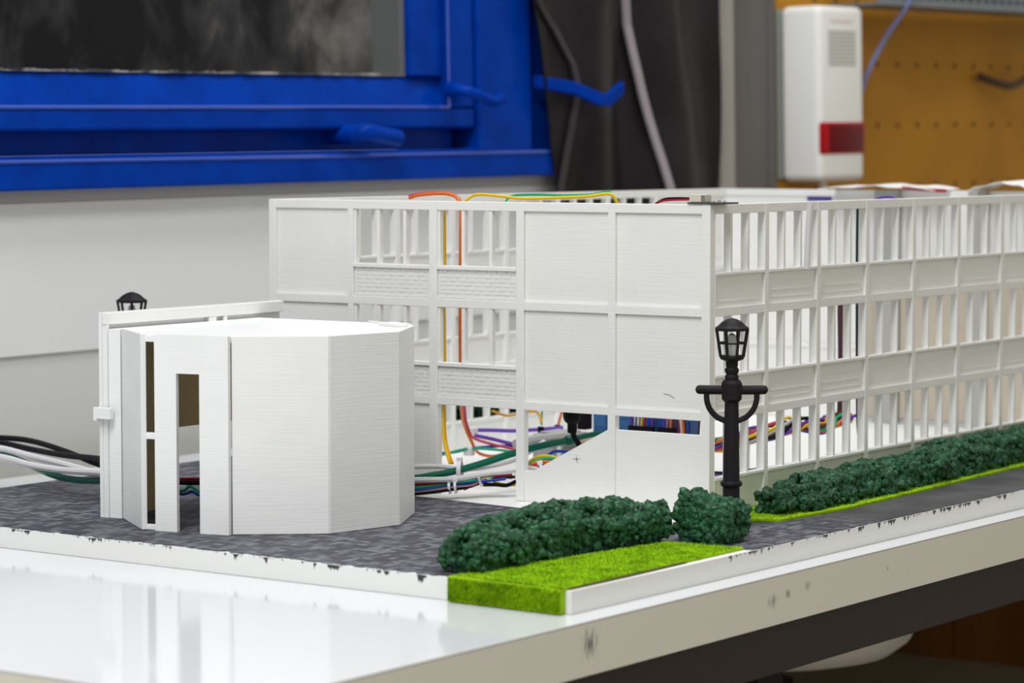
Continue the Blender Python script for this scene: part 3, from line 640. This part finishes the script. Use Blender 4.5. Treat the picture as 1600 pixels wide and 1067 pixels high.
# ------------------------------------------------------------------ cables and electronics
PATH = {
    'green_main': [(-0.2763, -0.045, 0.0253), (-0.2384, -0.032, 0.0284), (-0.2223, -0.022, 0.0314), (-0.209, -0.008, 0.0348), (-0.1984, 0.01, 0.0395), (-0.1873, 0.03, 0.0451), (-0.1778, 0.052, 0.0491), (-0.1686, 0.073, 0.0517), (-0.1645, 0.08, 0.0528)],
    'green_tail': [(-0.1673, 0.078, 0.0523), (-0.1598, 0.095, 0.0553), (-0.1492, 0.11, 0.0561)],
    'white_up': [(-0.2741, -0.04, 0.034), (-0.2381, -0.026, 0.037), (-0.2222, -0.014, 0.0369), (-0.2089, -0.004, 0.0349), (-0.2025, 0.02, 0.0355), (-0.1969, 0.05, 0.0389), (-0.2005, 0.09, 0.0479)],
    'white_low': [(-0.2686, -0.055, 0.0267), (-0.2278, -0.04, 0.029), (-0.2076, -0.018, 0.0291), (-0.1886, -0.004, 0.0333), (-0.1721, 0.008, 0.0356), (-0.1568, 0.025, 0.037)],
    't_red': [(-0.2665, -0.05, 0.0226), (-0.2315, -0.035, 0.0249), (-0.2135, -0.018, 0.0254), (-0.203, 0.0, 0.0277), (-0.1821, 0.02, 0.03)],
    't_green': [(-0.2626, -0.055, 0.0214), (-0.2293, -0.038, 0.023), (-0.212, -0.02, 0.0248), (-0.2001, -0.0, 0.0269), (-0.1911, 0.012, 0.0288), (-0.1821, 0.02, 0.0281)],
    't_blue': [(-0.2626, -0.055, 0.0195), (-0.2286, -0.039, 0.0212), (-0.2113, -0.021, 0.0235), (-0.2002, -0.004, 0.0254), (-0.1845, 0.015, 0.0275)],
    't_pink': [(-0.2626, -0.055, 0.0167), (-0.2278, -0.04, 0.0195), (-0.2084, -0.021, 0.0227), (-0.2002, -0.008, 0.0234), (-0.1972, 0.0, 0.0262), (-0.1951, 0.012, 0.0295)],
    't_black': [(-0.2626, -0.055, 0.0152), (-0.2271, -0.041, 0.0187), (-0.2077, -0.022, 0.0214), (-0.2002, -0.008, 0.0229), (-0.1926, 0.01, 0.0274), (-0.1792, 0.02, 0.0288)],
    't_yellow': [(-0.2046, -0.006, 0.0215), (-0.2001, -0.0, 0.026), (-0.1956, 0.006, 0.0276), (-0.1853, 0.012, 0.0239), (-0.1792, 0.02, 0.0226)],
    't_orange': [(-0.2046, -0.01, 0.0205), (-0.2009, -0.003, 0.0238), (-0.1988, 0.004, 0.0276), (-0.1925, 0.014, 0.0299)],
    't_black2': [(-0.1957, 0.002, 0.0237), (-0.1883, 0.008, 0.0236), (-0.1826, 0.014, 0.0229), (-0.1786, 0.02, 0.0255)],
    'L_black1': [(-0.666, -0.09, 0.0401), (-0.5915, -0.1, 0.0442), (-0.547, -0.11, 0.0451), (-0.4907, -0.13, 0.0418), (-0.4426, -0.15, 0.0378), (-0.3987, -0.17, 0.0372)],
    'L_black2': [(-0.6557, -0.1, 0.0405), (-0.5816, -0.11, 0.0416), (-0.5373, -0.12, 0.04), (-0.4846, -0.14, 0.0406), (-0.4332, -0.16, 0.0431), (-0.3894, -0.18, 0.0448)],
    'L_white1': [(-0.6454, -0.11, 0.0398), (-0.5717, -0.12, 0.039), (-0.5277, -0.13, 0.036), (-0.4752, -0.15, 0.0353), (-0.424, -0.17, 0.0342), (-0.385, -0.185, 0.0362)],
    'L_white2': [(-0.6249, -0.13, 0.0346), (-0.552, -0.14, 0.035), (-0.5084, -0.15, 0.0322), (-0.4657, -0.16, 0.032), (-0.4147, -0.18, 0.0357), (-0.3758, -0.195, 0.0387)],
    'L_green': [(-0.6559, -0.1, 0.0322), (-0.5817, -0.11, 0.0324), (-0.5443, -0.12, 0.0291), (-0.4981, -0.14, 0.0251), (-0.4608, -0.155, 0.0251), (-0.4131, -0.175, 0.0292), (-0.3652, -0.2, 0.0343)],
    'yel1': [(-0.2483, 0.02, 0.2322), (-0.2366, 0.008, 0.2258), (-0.2361, 0.008, 0.1923), (-0.2361, 0.008, 0.1588), (-0.2362, 0.008, 0.1155), (-0.2369, 0.008, 0.0769), (-0.2343, 0.006, 0.0531), (-0.2247, 0.0, 0.0378)],
    'yel2': [(-0.2465, 0.02, 0.2322), (-0.2369, 0.01, 0.2258), (-0.2363, 0.01, 0.1923), (-0.237, 0.01, 0.1587), (-0.2365, 0.01, 0.1154), (-0.2372, 0.01, 0.0767), (-0.234, 0.008, 0.0529), (-0.2223, -0.0, 0.038)],
    'ora': [(-0.2988, 0.05, 0.2346), (-0.2828, 0.045, 0.2373), (-0.2514, 0.035, 0.2382), (-0.2371, 0.03, 0.2331), (-0.2359, 0.03, 0.2206), (-0.2401, 0.035, 0.1769), (-0.251, 0.05, 0.1172), (-0.2999, 0.12, 0.0651), (-0.3176, 0.15, 0.0474), (-0.3184, 0.16, 0.035), (-0.3133, 0.16, 0.0275), (-0.2986, 0.15, 0.0261), (-0.2803, 0.14, 0.0276), (-0.2474, 0.12, 0.036)],
    'mag': [(-0.3003, 0.052, 0.2361), (-0.2838, 0.048, 0.2383), (-0.258, 0.04, 0.2388), (-0.243, 0.035, 0.2359), (-0.246, 0.045, 0.225), (-0.2568, 0.06, 0.1755), (-0.2778, 0.09, 0.1138), (-0.3039, 0.13, 0.0641), (-0.3186, 0.155, 0.0469), (-0.3164, 0.16, 0.0383), (-0.2904, 0.15, 0.0354), (-0.2542, 0.13, 0.0352)],
    'yellow_top': [(-0.2514, 0.055, 0.2287), (-0.249, 0.055, 0.2331), (-0.2423, 0.06, 0.2375), (-0.225, 0.065, 0.2366), (-0.2077, 0.07, 0.2348), (-0.1847, 0.075, 0.2354), (-0.1562, 0.08, 0.2366), (-0.1423, 0.085, 0.2386), (-0.1367, 0.087, 0.2376), (-0.1341, 0.09, 0.2314)],
    'green_top': [(-0.226, 0.075, 0.2316), (-0.2221, 0.078, 0.2365), (-0.1998, 0.08, 0.2376), (-0.1798, 0.085, 0.2373), (-0.1586, 0.088, 0.2379), (-0.1438, 0.09, 0.2399), (-0.1398, 0.09, 0.2385), (-0.1365, 0.092, 0.2313)],
    'pur1': [(-0.339, 0.19, 0.0408), (-0.3254, 0.2, 0.0407), (-0.3111, 0.21, 0.0402), (-0.2943, 0.22, 0.0414), (-0.2756, 0.23, 0.0432)],
    'pur2': [(-0.3235, 0.17, 0.0391), (-0.2974, 0.16, 0.0383), (-0.263, 0.14, 0.0379), (-0.2267, 0.12, 0.0388)],
    'blu': [(-0.3293, 0.13, 0.0271), (-0.3213, 0.14, 0.0282), (-0.3125, 0.15, 0.0305), (-0.2842, 0.15, 0.0343), (-0.2611, 0.14, 0.036)],
    'grn': [(-0.3293, 0.13, 0.0255), (-0.3181, 0.14, 0.0295), (-0.3094, 0.15, 0.0307), (-0.2835, 0.14, 0.0326), (-0.2474, 0.12, 0.0345)],
    'ora2': [(-0.2904, 0.15, 0.0623), (-0.2918, 0.17, 0.0571), (-0.2998, 0.2, 0.0554), (-0.2956, 0.22, 0.0562), (-0.2905, 0.22, 0.0474)],
    'ora3': [(-0.2829, 0.24, 0.0569), (-0.2848, 0.24, 0.0515), (-0.2873, 0.24, 0.0439)],
    'grnv': [(-0.2966, 0.23, 0.0569), (-0.2972, 0.23, 0.0441)],
    'grey_hose': [(-0.2336, 0.1, 0.0431), (-0.2328, 0.12, 0.0445), (-0.2347, 0.15, 0.0438), (-0.2367, 0.19, 0.0424)],
    'arc_y': [(-0.1717, 0.02, 0.0355), (-0.1664, 0.024, 0.0422), (-0.1588, 0.028, 0.0451), (-0.1489, 0.032, 0.0435), (-0.1413, 0.036, 0.0388)],
    'arc_g': [(-0.1681, 0.018, 0.0369), (-0.1633, 0.022, 0.0411), (-0.1563, 0.026, 0.0436), (-0.1498, 0.03, 0.0427), (-0.1457, 0.034, 0.0387)],
    'arc_o': [(-0.1678, 0.016, 0.0347), (-0.1625, 0.02, 0.0399), (-0.1572, 0.024, 0.0413), (-0.1519, 0.028, 0.0408), (-0.1464, 0.03, 0.0381)],
    'arc_r': [(-0.1694, 0.014, 0.0329), (-0.1635, 0.018, 0.0377), (-0.157, 0.022, 0.0391), (-0.1529, 0.026, 0.0385)],
    'arc_b': [(-0.1707, 0.05, 0.0424), (-0.1665, 0.055, 0.0456), (-0.1571, 0.06, 0.0453)],
    'plugcable': [(-0.1489, 0.05, 0.0687), (-0.1483, 0.05, 0.063), (-0.146, 0.05, 0.0574), (-0.1414, 0.05, 0.05)],
    'blackv': [(-0.0212, 0.26, 0.2299), (-0.0214, 0.26, 0.1891), (-0.0207, 0.26, 0.1092), (-0.0197, 0.26, 0.0591), (-0.0172, 0.26, 0.0392)],
    'whitev': [(0.0134, 0.12, 0.2325), (0.0124, 0.12, 0.2199), (0.0115, 0.12, 0.2035), (0.0111, 0.12, 0.1848)],
    'whitev2': [(-0.0625, 0.2, 0.2304), (-0.0636, 0.2, 0.2171), (-0.0651, 0.2, 0.1999), (-0.065, 0.2, 0.1802)],
    'brownv': [(-0.0554, 0.3, 0.1718), (-0.0563, 0.3, 0.1462), (-0.0554, 0.3, 0.1053), (-0.0557, 0.3, 0.0745), (-0.0567, 0.3, 0.059), (-0.057, 0.29, 0.0521)],
    'purp_arc': [(-0.0297, 0.3, 0.2312), (-0.0224, 0.3, 0.2338), (-0.0129, 0.3, 0.2344), (-0.0039, 0.3, 0.232)],
    'red_top': [(-0.1845, 0.66, 0.2364), (-0.1713, 0.66, 0.2354), (-0.1551, 0.66, 0.2343), (-0.1402, 0.66, 0.2339)],
    'pcb_red': [(-0.0587, 0.02, 0.2324), (-0.0493, 0.016, 0.2353), (-0.0362, 0.012, 0.2364), (-0.0215, 0.006, 0.2367)],
    'pcb_blk': [(-0.0588, 0.022, 0.2333), (-0.0489, 0.018, 0.2367), (-0.0352, 0.013, 0.2376), (-0.0221, 0.007, 0.2376)],
    'loom': [(-0.0638, 0.1, 0.0541), (-0.066, 0.13, 0.0524), (-0.0655, 0.16, 0.0548), (-0.0658, 0.2, 0.0544), (-0.06, 0.22, 0.0581), (-0.0569, 0.24, 0.0582), (-0.0507, 0.26, 0.0554), (-0.0529, 0.28, 0.0582), (-0.0492, 0.3, 0.0594)],
    'annex_red': [(-0.3667, -0.15, 0.0313), (-0.3631, -0.14, 0.0306), (-0.3563, -0.13, 0.0301), (-0.3556, -0.12, 0.0301)],
    'annex_black': [(-0.3667, -0.15, 0.0289), (-0.3587, -0.145, 0.0285), (-0.3476, -0.14, 0.0288), (-0.3439, -0.13, 0.029)],
    'annex_grn': [(-0.3227, -0.2, 0.0299), (-0.3119, -0.2, 0.0315), (-0.3065, -0.2, 0.0346), (-0.2976, -0.2, 0.0316), (-0.2899, -0.2, 0.0339)],
    'annex_blue': [(-0.3227, -0.2, 0.0285), (-0.3125, -0.2, 0.0288), (-0.3048, -0.2, 0.0311), (-0.2977, -0.2, 0.0289), (-0.29, -0.2, 0.0312)],
    'rblack': [(-0.0099, 0.02, 0.0431), (-0.0126, 0.05, 0.0401), (-0.0143, 0.09, 0.0386), (-0.0093, 0.1, 0.0394)],
    'rpurple': [(-0.0099, 0.02, 0.0418), (-0.0121, 0.04, 0.0393), (-0.0131, 0.06, 0.0378)],
}
def wm(name, c, rough=.4): return mat(name, c, rough, .2)
WM = dict(dred=wm('dark_red_wire', (.17,.006,.015)), green=wm('teal_green_cable', (.003,.115,.072), .22), white=wm('white_cable', (.62,.61,.63)), black=mat('black_cable', (.006,.005,.009), .45, .08), red=wm('red_wire', (.36,.010,.022)), tgreen=wm('green_wire', (.01,.38,.16)),
          blue=wm('blue_wire', (.01,.06,.42)), pink=wm('dusky_pink_wire', (.36,.17,.15)), yellow=wm('yellow_wire', (.75,.50,.01)), amber=wm('amber_wire', (.70,.32,.01)), orange=wm('orange_wire', (.72,.17,.02)),
          magenta=wm('magenta_wire', (.55,.05,.12)), purple=wm('purple_wire', (.12,.04,.40)), grey=wm('grey_hose', (.40,.40,.41)), brown=wm('brown_purple_wire', (.07,.03,.04)), navy=wm('dark_teal_wire', (.004,.02,.025)))
def wire(key, r, m, label, name='wire', pts=None):
    mb = MB(); P = pts or PATH[key]
    P = [(p[0], p[1], max(p[2], ZB+.0008+r)) for p in P]
    mb.tube(P, r, 8, 6); return tag(obj(name, mb, WM[m], None, True), label, name)
wire('green_main', .0027, 'green', 'thick teal green cable entering the big model past the annex', 'cable')
wire('green_tail', .0021, 'green', 'thinner teal green cable end beyond the green collar', 'cable')
wire('white_up', .0019, 'white', 'white cable above the teal green cable beside the annex', 'cable')
wire('white_low', .0021, 'white', 'white cable below the teal green cable beside the annex', 'cable')
wire('t_red', .0012, 'dred', 'dark red wire under the white cable beside the annex')
wire('t_green', .0011, 'tgreen', 'bright green wire in the thin bundle beside the annex')
wire('t_blue', .0011, 'blue', 'blue wire under the bright green wire beside the annex')
wire('t_pink', .0011, 'pink', 'dusky pink wire low in the bundle beside the annex')
wire('t_black', .0011, 'black', 'black wire at the bottom of the bundle beside the annex')
wire('t_yellow', .0010, 'yellow', 'yellow wire sagging to the floor left of the diagonal panel')
wire('t_orange', .0010, 'orange', 'orange wire rising under the white cable left of the diagonal panel')
wire('t_black2', .0015, 'black', 'black wire curled on the floor left of the diagonal panel')
wire('L_black1', .0023, 'black', 'upper black cable at the left edge crossing behind the annex', 'cable')
wire('L_black2', .0023, 'black', 'lower black cable at the left edge crossing behind the annex', 'cable')
wire('L_white1', .0024, 'white', 'upper white cable at the left edge running behind the annex', 'cable')
wire('L_white2', .0026, 'white', 'lower white cable at the left edge running behind the annex', 'cable')
wire('L_green', .0027, 'green', 'teal green cable at the left edge sagging behind the annex', 'cable')
wire('yel1', .0011, 'yellow', 'yellow wire hanging just inside the front windows')
wire('yel2', .0011, 'amber', 'amber wire hanging beside the yellow one inside the front windows')
wire('ora', .0013, 'orange', 'orange wire arching over the front top edge and hanging inside')
wire('mag', .0012, 'magenta', 'magenta wire running beside the orange one inside the front')
wire('yellow_top', .0012, 'yellow', 'yellow wire arching above the top edge of the front facade')
wire('green_top', .0010, 'tgreen', 'green wire lying along the yellow arch above the front facade')
wire('pur1', .0016, 'purple', 'upper purple wire running level inside the ground floor')
wire('pur2', .0016, 'purple', 'lower purple wire sloping down inside the ground floor')
wire('blu', .0013, 'blue', 'blue wire across the inside of the ground floor opening')
wire('grn', .0011, 'tgreen', 'green wire beside the blue one inside the ground floor opening')
wire('ora2', .0011, 'amber', 'amber wire looping down to the left small black connector')
wire('ora3', .0011, 'orange', 'orange wire dropping into the right small black connector')
wire('grnv', .0008, 'tgreen', 'thin green wire dropping into the left small black connector')
wire('grey_hose', .0040, 'grey', 'grey hose behind the teal green cable inside the model', 'hose')
wire('arc_y', .0012, 'yellow', 'yellow wire arching above the diagonal panel')
wire('arc_g', .0013, 'tgreen', 'green wire arching under the yellow one above the diagonal panel')
wire('arc_o', .0012, 'orange', 'orange wire arching under the green one above the diagonal panel')
wire('arc_r', .0012, 'red', 'red wire lowest of the arching wires above the diagonal panel')
wire('arc_b', .0012, 'blue', 'blue wire arching behind the teal green cable end')
wire('blackv', .0011, 'navy', 'dark teal wire hanging down all storeys behind the long facade')
wire('whitev', .0024, 'white', 'white cable hanging behind the top windows of the second long bay', 'cable')
wire('brownv', .0030, 'brown', 'brown purple cable hanging behind the third bay of the long facade', 'cable')
wire('purp_arc', .0009, 'purple', 'purple wire loop above the top edge of the long facade')
wire('red_top', .0016, 'red', 'red wire lying along the top of the rear wall')
wire('annex_red', .0011, 'red', 'red wire seen through the annex door')
wire('annex_black', .0018, 'black', 'black cable seen through the annex door', 'cable')
wire('annex_grn', .0011, 'tgreen', 'green wire curled inside the annex door')
wire('annex_blue', .0010, 'blue', 'blue wire curled under the green one inside the annex door')
wire('rblack', .0010, 'black', 'black wire on the floor behind the first bay of the long facade')
wire('rpurple', .0010, 'purple', 'purple wire on the floor behind the lamp post')
wire('pcb_red', .0007, 'red', 'red lead of the small circuit board on the roof corner')
wire('pcb_blk', .0007, 'black', 'black lead of the small circuit board on the roof corner')
# loom of twisted wires on the floor behind the long facade
LM = [Vector(p) for p in PATH['loom']]
for k, (m, lab) in enumerate([('orange', 'orange'), ('tgreen', 'green'), ('brown', 'brown'), ('amber', 'amber'), ('purple', 'purple'), ('black', 'black'), ('grey', 'grey'), ('yellow', 'yellow'), ('magenta', 'magenta'), ('purple', 'dark violet')]):
    P = []
    for i, p in enumerate(LM):
        a = k*2*math.pi/10+i*.9; rr = .0048+.0018*math.sin(i*2.1+k*1.7)
        P.append((p.x+rr*math.cos(a), p.y+rr*.6*math.cos(a), max(ZB+.002, p.z-.001+rr*math.sin(a))))
    wire(None, .0013, m, lab+' wire twisted into the floor loom behind the long facade', pts=P)

# ties and collars
tie_m = mat('clear_nylon_tie', (.72, .73, .76), .3)
def ring(name, c, ax, ra, rb, w, label, cat='cable tie'):
    # flat band around a bundle: ra half height, rb half width
    ax = Vector(ax).normalized(); sd = Vector((0,0,1)).cross(ax).normalized(); up = ax.cross(sd); C = Vector(c); mb = MB(); n = 24; vs = []
    for i in range(n):
        a = 2*math.pi*i/n
        for k in (0, 1):
            for s in (-w, w):
                vs.append(C+sd*math.cos(a)*(rb+.0007*k)+up*math.sin(a)*(ra+.0007*k)+ax*s)
    fs = []
    for i in range(n):
        a, b = i*4, ((i+1) % n)*4
        fs += [(a, b, b+1, a+1), (a+2, a+3, b+3, b+2), (a, a+2, b+2, b), (a+1, b+1, b+3, a+3)]
    mb.add(vs, fs)
    t = thing(name, C-up*(ra+.0007), label, cat); obj('band', mb, tie_m, t, True)
    mb = MB(); h = C+up*(ra+.0012); mb.box(-.0022, .0022, -.0020, .0020, -.0012, .0016, lambda v: h+ax*v.x*.9+sd*v.y+up*v.z); obj('tie_head', mb, tie_m, t, bevel=.0004)
    return t
ring('cable_tie', (-.2108, -.0065, .0335), (.9, .42, .03), .0075, .0060, .0016, 'clear cable tie around the teal green and white cables')
ring('cable_tie', (-.2106, -.0200, .0226), (.85, .5, .1), .0040, .0042, .0009, 'left clear cable tie around the thin wire bundle')
ring('cable_tie', (-.2066, -.0180, .0228), (.85, .5, .1), .0040, .0042, .0009, 'clear cable tie just right of the first on the thin bundle')
ring('cable_tie', (-.1972, .000, .0268), (.8, .5, .3), .0040, .0036, .0009, 'clear cable tie further along the thin bundle before the diagonal panel')
ring('cable_tie', (-.1545, .020, .0345), (.75, .5, .3), .0052, .0036, .0009, 'clear cable tie on the wires above the diagonal panel')
g = Vector(PATH['green_main'][-2]); g2 = Vector(PATH['green_main'][-1]); ax = (g2-g).normalized()
mb = MB(); q = ax.to_track_quat('Z', 'Y').to_matrix(); mb.lathe([(.0028, -.001), (.0040, 0), (.0042, .003), (.0036, .006), (.0024, .0065)], n=14, M=lambda v: g+q @ Vector(v))
tag(obj('cable_collar', mb, WM['green'], None, True), 'teal green collar on the end of the thick green cable', 'collar')
# cable mounts
for i, (c, lab) in enumerate([((-.3248, .17, .0422), 'white cable mount where the purple wires leave the orange one'), ((-.3138, .15, .0283), 'white cable mount on the blue and green wires')]):
    mb = MB(); mb.box(c[0]-.004, c[0]+.004, c[1]-.003, c[1]+.003, c[2]-.0035, c[2]+.0035)
    tag(obj('cable_mount', mb, tie_m, None, bevel=.001), lab, 'cable mount')
# black plug standing in the ground floor
pl = thing('plug', (-.1483, .05, .06), 'black round plug hanging above the diagonal panel', 'plug')
P0_ = Vector((-.1483, .05, 0))
mb = MB(); mb.lathe([(.0030, .0672), (.0060, .0700), (.0070, .0730), (.0070, .088), (.004, .092)], (P0_.x, P0_.y, 0), 16); obj('body', mb, black, pl, True)
mb = MB(); mb.lathe([(.0031, .0610), (.0036, .0615), (.0036, .0675)], (P0_.x, P0_.y, 0), 14); obj('collar', mb, black, pl, True)
mb = MB(); mb.tube([(P0_.x, P0_.y, .0640)]+[tuple(p) for p in PATH['plugcable'][1:]]+[(-.139, .05, .030), (-.13, .055, .018)], .0021, 10); obj('lead', mb, black, pl, True)
for c, lab in (((-.2911, .22, .0375), 'left small black connector hanging on the purple wire'), ((-.288, .24, .0375), 'right small black connector hanging on the purple wire')):
    mb = MB(); mb.box(c[0]-.0022, c[0]+.0022, c[1]-.0016, c[1]+.0016, c[2]-.001, c[2]+.0065); tag(obj('connector', mb, black, None, bevel=.0003), lab, 'connector')
# controller: case, brown board on stand-offs, blue relays, connectors
gc = mat('grey_case', (.36, .36, .37), .5)
mb = MB(); mb.box(-.262, -.232, .165, .2, ZB+.0002, .0445); mb.box(-.258, -.236, .169, .196, .0445, .0462); tag(obj('power_supply', mb, gc, None, bevel=.001), 'grey power supply case left of the brown circuit board', 'power supply')
cb = thing('circuit_board', (-.165, .19, ZB), 'brown circuit board with blue relays inside the ground floor', 'circuit board')
mb = MB(); mb.box(-.2305, -.092, .148, .225, .0412, .0432); obj('board', mb, mat('brown_board', (.36,.25,.15), .6), cb)
for x in (-.227, -.096):
    for y in (.151, .221):
        mb = MB(); mb.lathe([(.002, ZB+.0002), (.002, .0412)], (x, y, 0), 8); obj('standoff', mb, tie_m, cb, True)
rel = mat('blue_relay', (.015, .10, .32), .35)
for x, y in ((-.2267, .200), (-.1795, .163), (-.1620, .163), (-.1445, .163), (-.127, .163), (-.208, .200)):
    mb = MB(); mb.box(x, x+.0135, y, y+.014, .0434, .0630); r_ = obj('relay', mb, rel, cb, bevel=.0004)
    mb = MB(); mb.box(x+.002, x+.0115, y-.0003, y, .050, .060); obj('relay_label', mb, mat('relay_print', (.03,.14,.38), .5), r_)
COLS = ['purple', 'grey', 'white', 'yellow', 'red', 'blue', 'purple', 'pink', 'orange', 'brown']
for j, (x0, x1) in enumerate(((-.1605, -.1385), (-.1340, -.1185))):
    mb = MB(); mb.box(x0, x1, .1475, .1515, .0434, .0580); h = obj('pin_header', mb, black, cb)
    n = 7 if j == 0 else 5
    for i in range(n):
        x = x0+(x1-x0)*(i+.5)/n; mb = MB(); mb.tube([(x, .1495, .0570), (x+.0005, .150, .068), (x+.002, .154, .080), (x+.005, .165, .088)], .0009, 6, 4)
        obj('lead', mb, WM[COLS[(i+5*j) % 10]], h, True)
for i, m in enumerate(('red', 'white', 'orange', 'brown', 'blue')):
    x = -.1165+.0019*i; mb = MB(); mb.tube([(x, .150, .0434), (x+.001, .150, .056), (x-.002, .152, .070), (x-.006, .158, .084)], .0008, 6, 4); obj('lead', mb, WM[m], cb, True)
mb = MB(); mb.tube([(-.0985, .150, .0434), (-.098, .150, .060), (-.097, .152, .084)], .0009, 6, 4); obj('lead', mb, WM['brown'], cb, True)
mb = MB(); mb.box(-.108, -.094, .149, .162, .0434, .0505); obj('terminal_block', mb, WM['orange'], cb, bevel=.0004)
mb = MB(); mb.box(-.240, -.2315, .196, .206, .0466, .0660); tag(obj('capacitor_block', mb, black, None, bevel=.0006), 'black block left of the blue relays', 'component')

# small circuit board on the roof corner
pc = thing('sensor_board', (-.004, .008, .2337), 'small grey sensor board on the corner of the big roof', 'circuit board')
mb = MB(); mb.box(-.0185, .0100, -.0008, .0215, .2338, .2350); obj('board', mb, mat('dark_grey_board', (.05,.048,.05), .5), pc)
cr = mat('cream_nylon', (.62, .58, .48), .5)
mb = MB(); mb.box(-.0175, -.0050, .0010, .0095, .2351, .2405); s_ = obj('socket', mb, cr, pc, bevel=.0003)
for i in range(3):
    mb = MB(); mb.box(-.0080+.0011*i, -.0074+.0011*i, .0004, .0010, .2356, .2400); obj('contact', mb, mat('tin', (.25,.24,.22), .3, .5, .8), s_)
for i, (x, y) in enumerate(((-.001, .004), (.002, .006), (.004, .004), (.001, .009), (.005, .009))):
    mb = MB(); mb.box(x, x+.0014, y, y+.0011, .2351, .2361+.0005*(i % 2)); obj('chip', mb, mat('solder', (.45,.45,.44), .3, .5, .6), pc)
# loose things on top of the rear wall
pap = mat('white_paper', (.80, .80, .79), .7)
def sheet(x0, x1, y0, y1, z, lift, label):
    mb = MB(); n = 10; vs = []
    for t in (0, .0004):
        for i in range(n+1):
            x = x0+(x1-x0)*i/n; zz = z+lift*math.sin(math.pi*i/n)+.001*math.sin(i*1.7)
            vs += [(x, y0, zz+t), (x, y1, zz+t+.0015)]
    k = 2*(n+1); fs = []
    for i in range(n): a = 2*i; fs += [(a, a+2, a+3, a+1), (k+a, k+a+1, k+a+3, k+a+2), (a, k+a, k+a+2, a+2), (a+1, a+3, k+a+3, k+a+1)]
    fs += [(0, 1, k+1, k), (2*n, k+2*n, k+2*n+1, 2*n+1)]
    mb.add(vs, fs); tag(obj('paper_sheet', mb, pap), label, 'paper')
sheet(-.27, -.15, .655, .71, .2342, .003, 'white paper sheet on the rear wall left of the red wire')
sheet(-.118, -.055, .66, .72, .2342, .007, 'curled white paper sheet on the rear wall right of the red wire')
mb = MB(); mb.box(-.3005, -.2745, .6895, .6907, .2228, .2266); tag(obj('sticker', mb, mat('purple_print', (.05,.04,.25), .6)), 'purple printed sticker inside the top of the rear wall', 'sticker')
